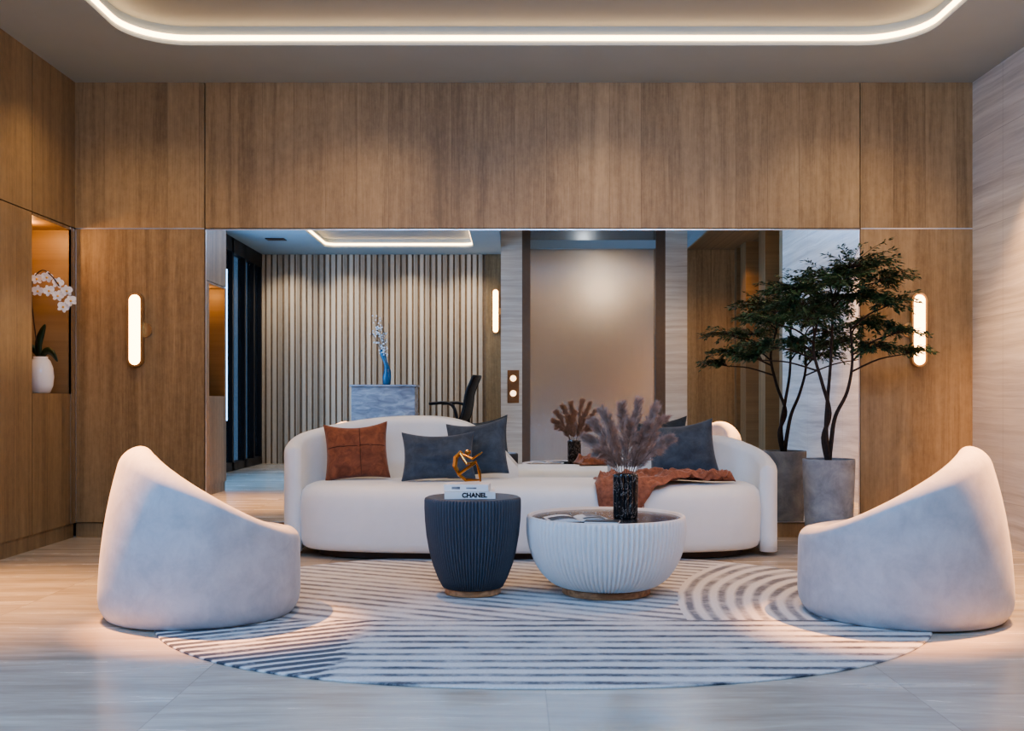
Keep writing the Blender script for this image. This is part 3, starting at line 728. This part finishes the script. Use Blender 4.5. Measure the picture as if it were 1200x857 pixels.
rings(bm,rs); obj('back_mesh',bm,'black_metal',oc2,smooth=True)
obj('seat',boxes((-.26,.2,-.24,.24,.56,.63)),'black_metal',oc2,bevel=.03)
for s_ in (-1,1):
    bm=bmesh.new(); tube(bm,spline([(.2,s_*.26,.62),(.16,s_*.28,.84),(.05,s_*.28,.93),(-.22,s_*.27,.92)],6),.022,8); obj('armrest',bm,'black_metal',oc2,smooth=True)
bm=bmesh.new(); tube(bm,[(0,0,.08),(0,0,.57)],.03,10)
for k in range(5):
    a=2*PI*k/5; tube(bm,[(0,0,.12),(.28*math.cos(a),.28*math.sin(a),.07)],[.03,.018],8)
obj('pedestal',bm,'black_metal',oc2)
for k in range(5):
    a=2*PI*k/5; bm=bmesh.new(); bmesh.ops.create_uvsphere(bm,u_segments=12,v_segments=8,radius=.032,matrix=Matrix.Translation((.28*math.cos(a),.28*math.sin(a),.033))); obj('caster',bm,'black_metal',oc2,smooth=True)
oc2.rotation_euler=(0,0,math.radians(15))

# ------------------------------------------------------------------ lights
def light(kind,name,loc,energy,col,target=None,**k):
    l=bpy.data.lights.new(name,kind); l.energy=energy; l.color=col
    for a,v in k.items(): setattr(l,a,v)
    o=bpy.data.objects.new(name,l); C.objects.link(o); o.location=loc
    if target is not None: o.rotation_euler=(Vector(target)-Vector(loc)).to_track_quat('-Z','Y').to_euler()
    return o
BL=(.25,.54,1.0); WM=(1.0,.48,.17)
light('AREA','cool_front_fill',(.3,1.38,3.18),95,BL,(.1,4.2,.2),shape='RECTANGLE',size=4.2,size_y=.05)  # added cool fill for chair fronts and floor, no ceiling opening here
light('AREA','daylight_window',(-3.8,2.15,1.7),105,BL,(0,2.15,1.7),shape='RECTANGLE',size=2.6,size_y=2.0)
for x_,t_ in ((-2.35,-1.52),(2.70,1.84)):
    light('SPOT','warm_downlight',(x_,4.95,3.15),3000,(1.0,.40,.11),(t_,4.52,.70),spot_size=math.radians(22),spot_blend=1,shadow_soft_size=.04)
for x_ in (-2.75,2.95):
    light('SPOT','warm_downlight',(x_,5.1,3.15),900,WM,(x_,4.8,0),spot_size=math.radians(50),spot_blend=1,shadow_soft_size=.04)
for x_ in (-.95,1.2):
    light('SPOT','warm_downlight',(x_,5.6,3.18),150,WM,(x_,5.2,0),spot_size=math.radians(50),spot_blend=1,shadow_soft_size=.04)
for x_ in (-2.6,-1.0,.6,2.3):
    light('SPOT','warm_downlight',(x_,6.2,3.18),44,(1,.68,.39),(x_,7.0,.8),spot_size=math.radians(110),spot_blend=1,shadow_soft_size=.05)
light('POINT','door_highlight_fill',(1.65,3.9,3.1),16,(1.0,.74,.50),shadow_soft_size=.2)  # added point light for a soft highlight on the lift door, no fixture
light('SPOT','stone_wall_fill',(2.75,5.8,3.0),420,WM,(3.22,6.3,1.5),spot_size=math.radians(50),spot_blend=1,shadow_soft_size=.04)  # added warm fill grazing the right stone wall, no lamp stands here
light('POINT','niche_light',(-3.25,6.8,2.10),5,WM,shadow_soft_size=.03)
light('POINT','niche_light',(-3.25,3.75,2.10),3,WM,shadow_soft_size=.03)
for x_ in (-3.4,-2.5,-1.6,-.7):
    light('SPOT','reception_light',(x_,-.6,3.15),46,(1.0,.84,.66),(x_,-1.25,1.0),spot_size=math.radians(110),spot_blend=1,shadow_soft_size=.04)
light('SPOT','passage_light',(2.9,.5,3.1),50,WM,(2.9,.2,0),spot_size=math.radians(120),spot_blend=1,shadow_soft_size=.04)
light('SPOT','lift_wall_fill',(1.3,.9,3.55),80,(1.0,.78,.58),(1.5,-.6,1.2),spot_size=math.radians(90),spot_blend=1,shadow_soft_size=.15)  # added spot that brightens the lift door and piers
light('POINT','bay_fill',(1.1,.5,3.56),1.2,(.85,.92,1.0),shadow_soft_size=.03)  # added fill inside the bay so the door top reflects something brighter
wd=bpy.data.worlds.new('w'); bpy.context.scene.world=wd; wd.use_nodes=True
wd.node_tree.nodes['Background'].inputs[0].default_value=(.20,.44,.8,1); wd.node_tree.nodes['Background'].inputs[1].default_value=.7
vsn=bpy.context.scene.view_settings
try:
    vsn.view_transform='AgX'; vsn.look='AgX - Medium High Contrast'
except Exception: pass
vsn.exposure=0.2

# ------------------------------------------------------------------ camera
cd=bpy.data.cameras.new('camera'); co=bpy.data.objects.new('camera',cd); C.objects.link(co)
co.location=(0,0,CH); co.rotation_euler=(PI/2,0,0); cd.sensor_width=36; cd.lens=36; cd.shift_x=-.0025; cd.shift_y=(VY-428.5)/1200; cd.clip_start=.05
bpy.context.scene.camera=co
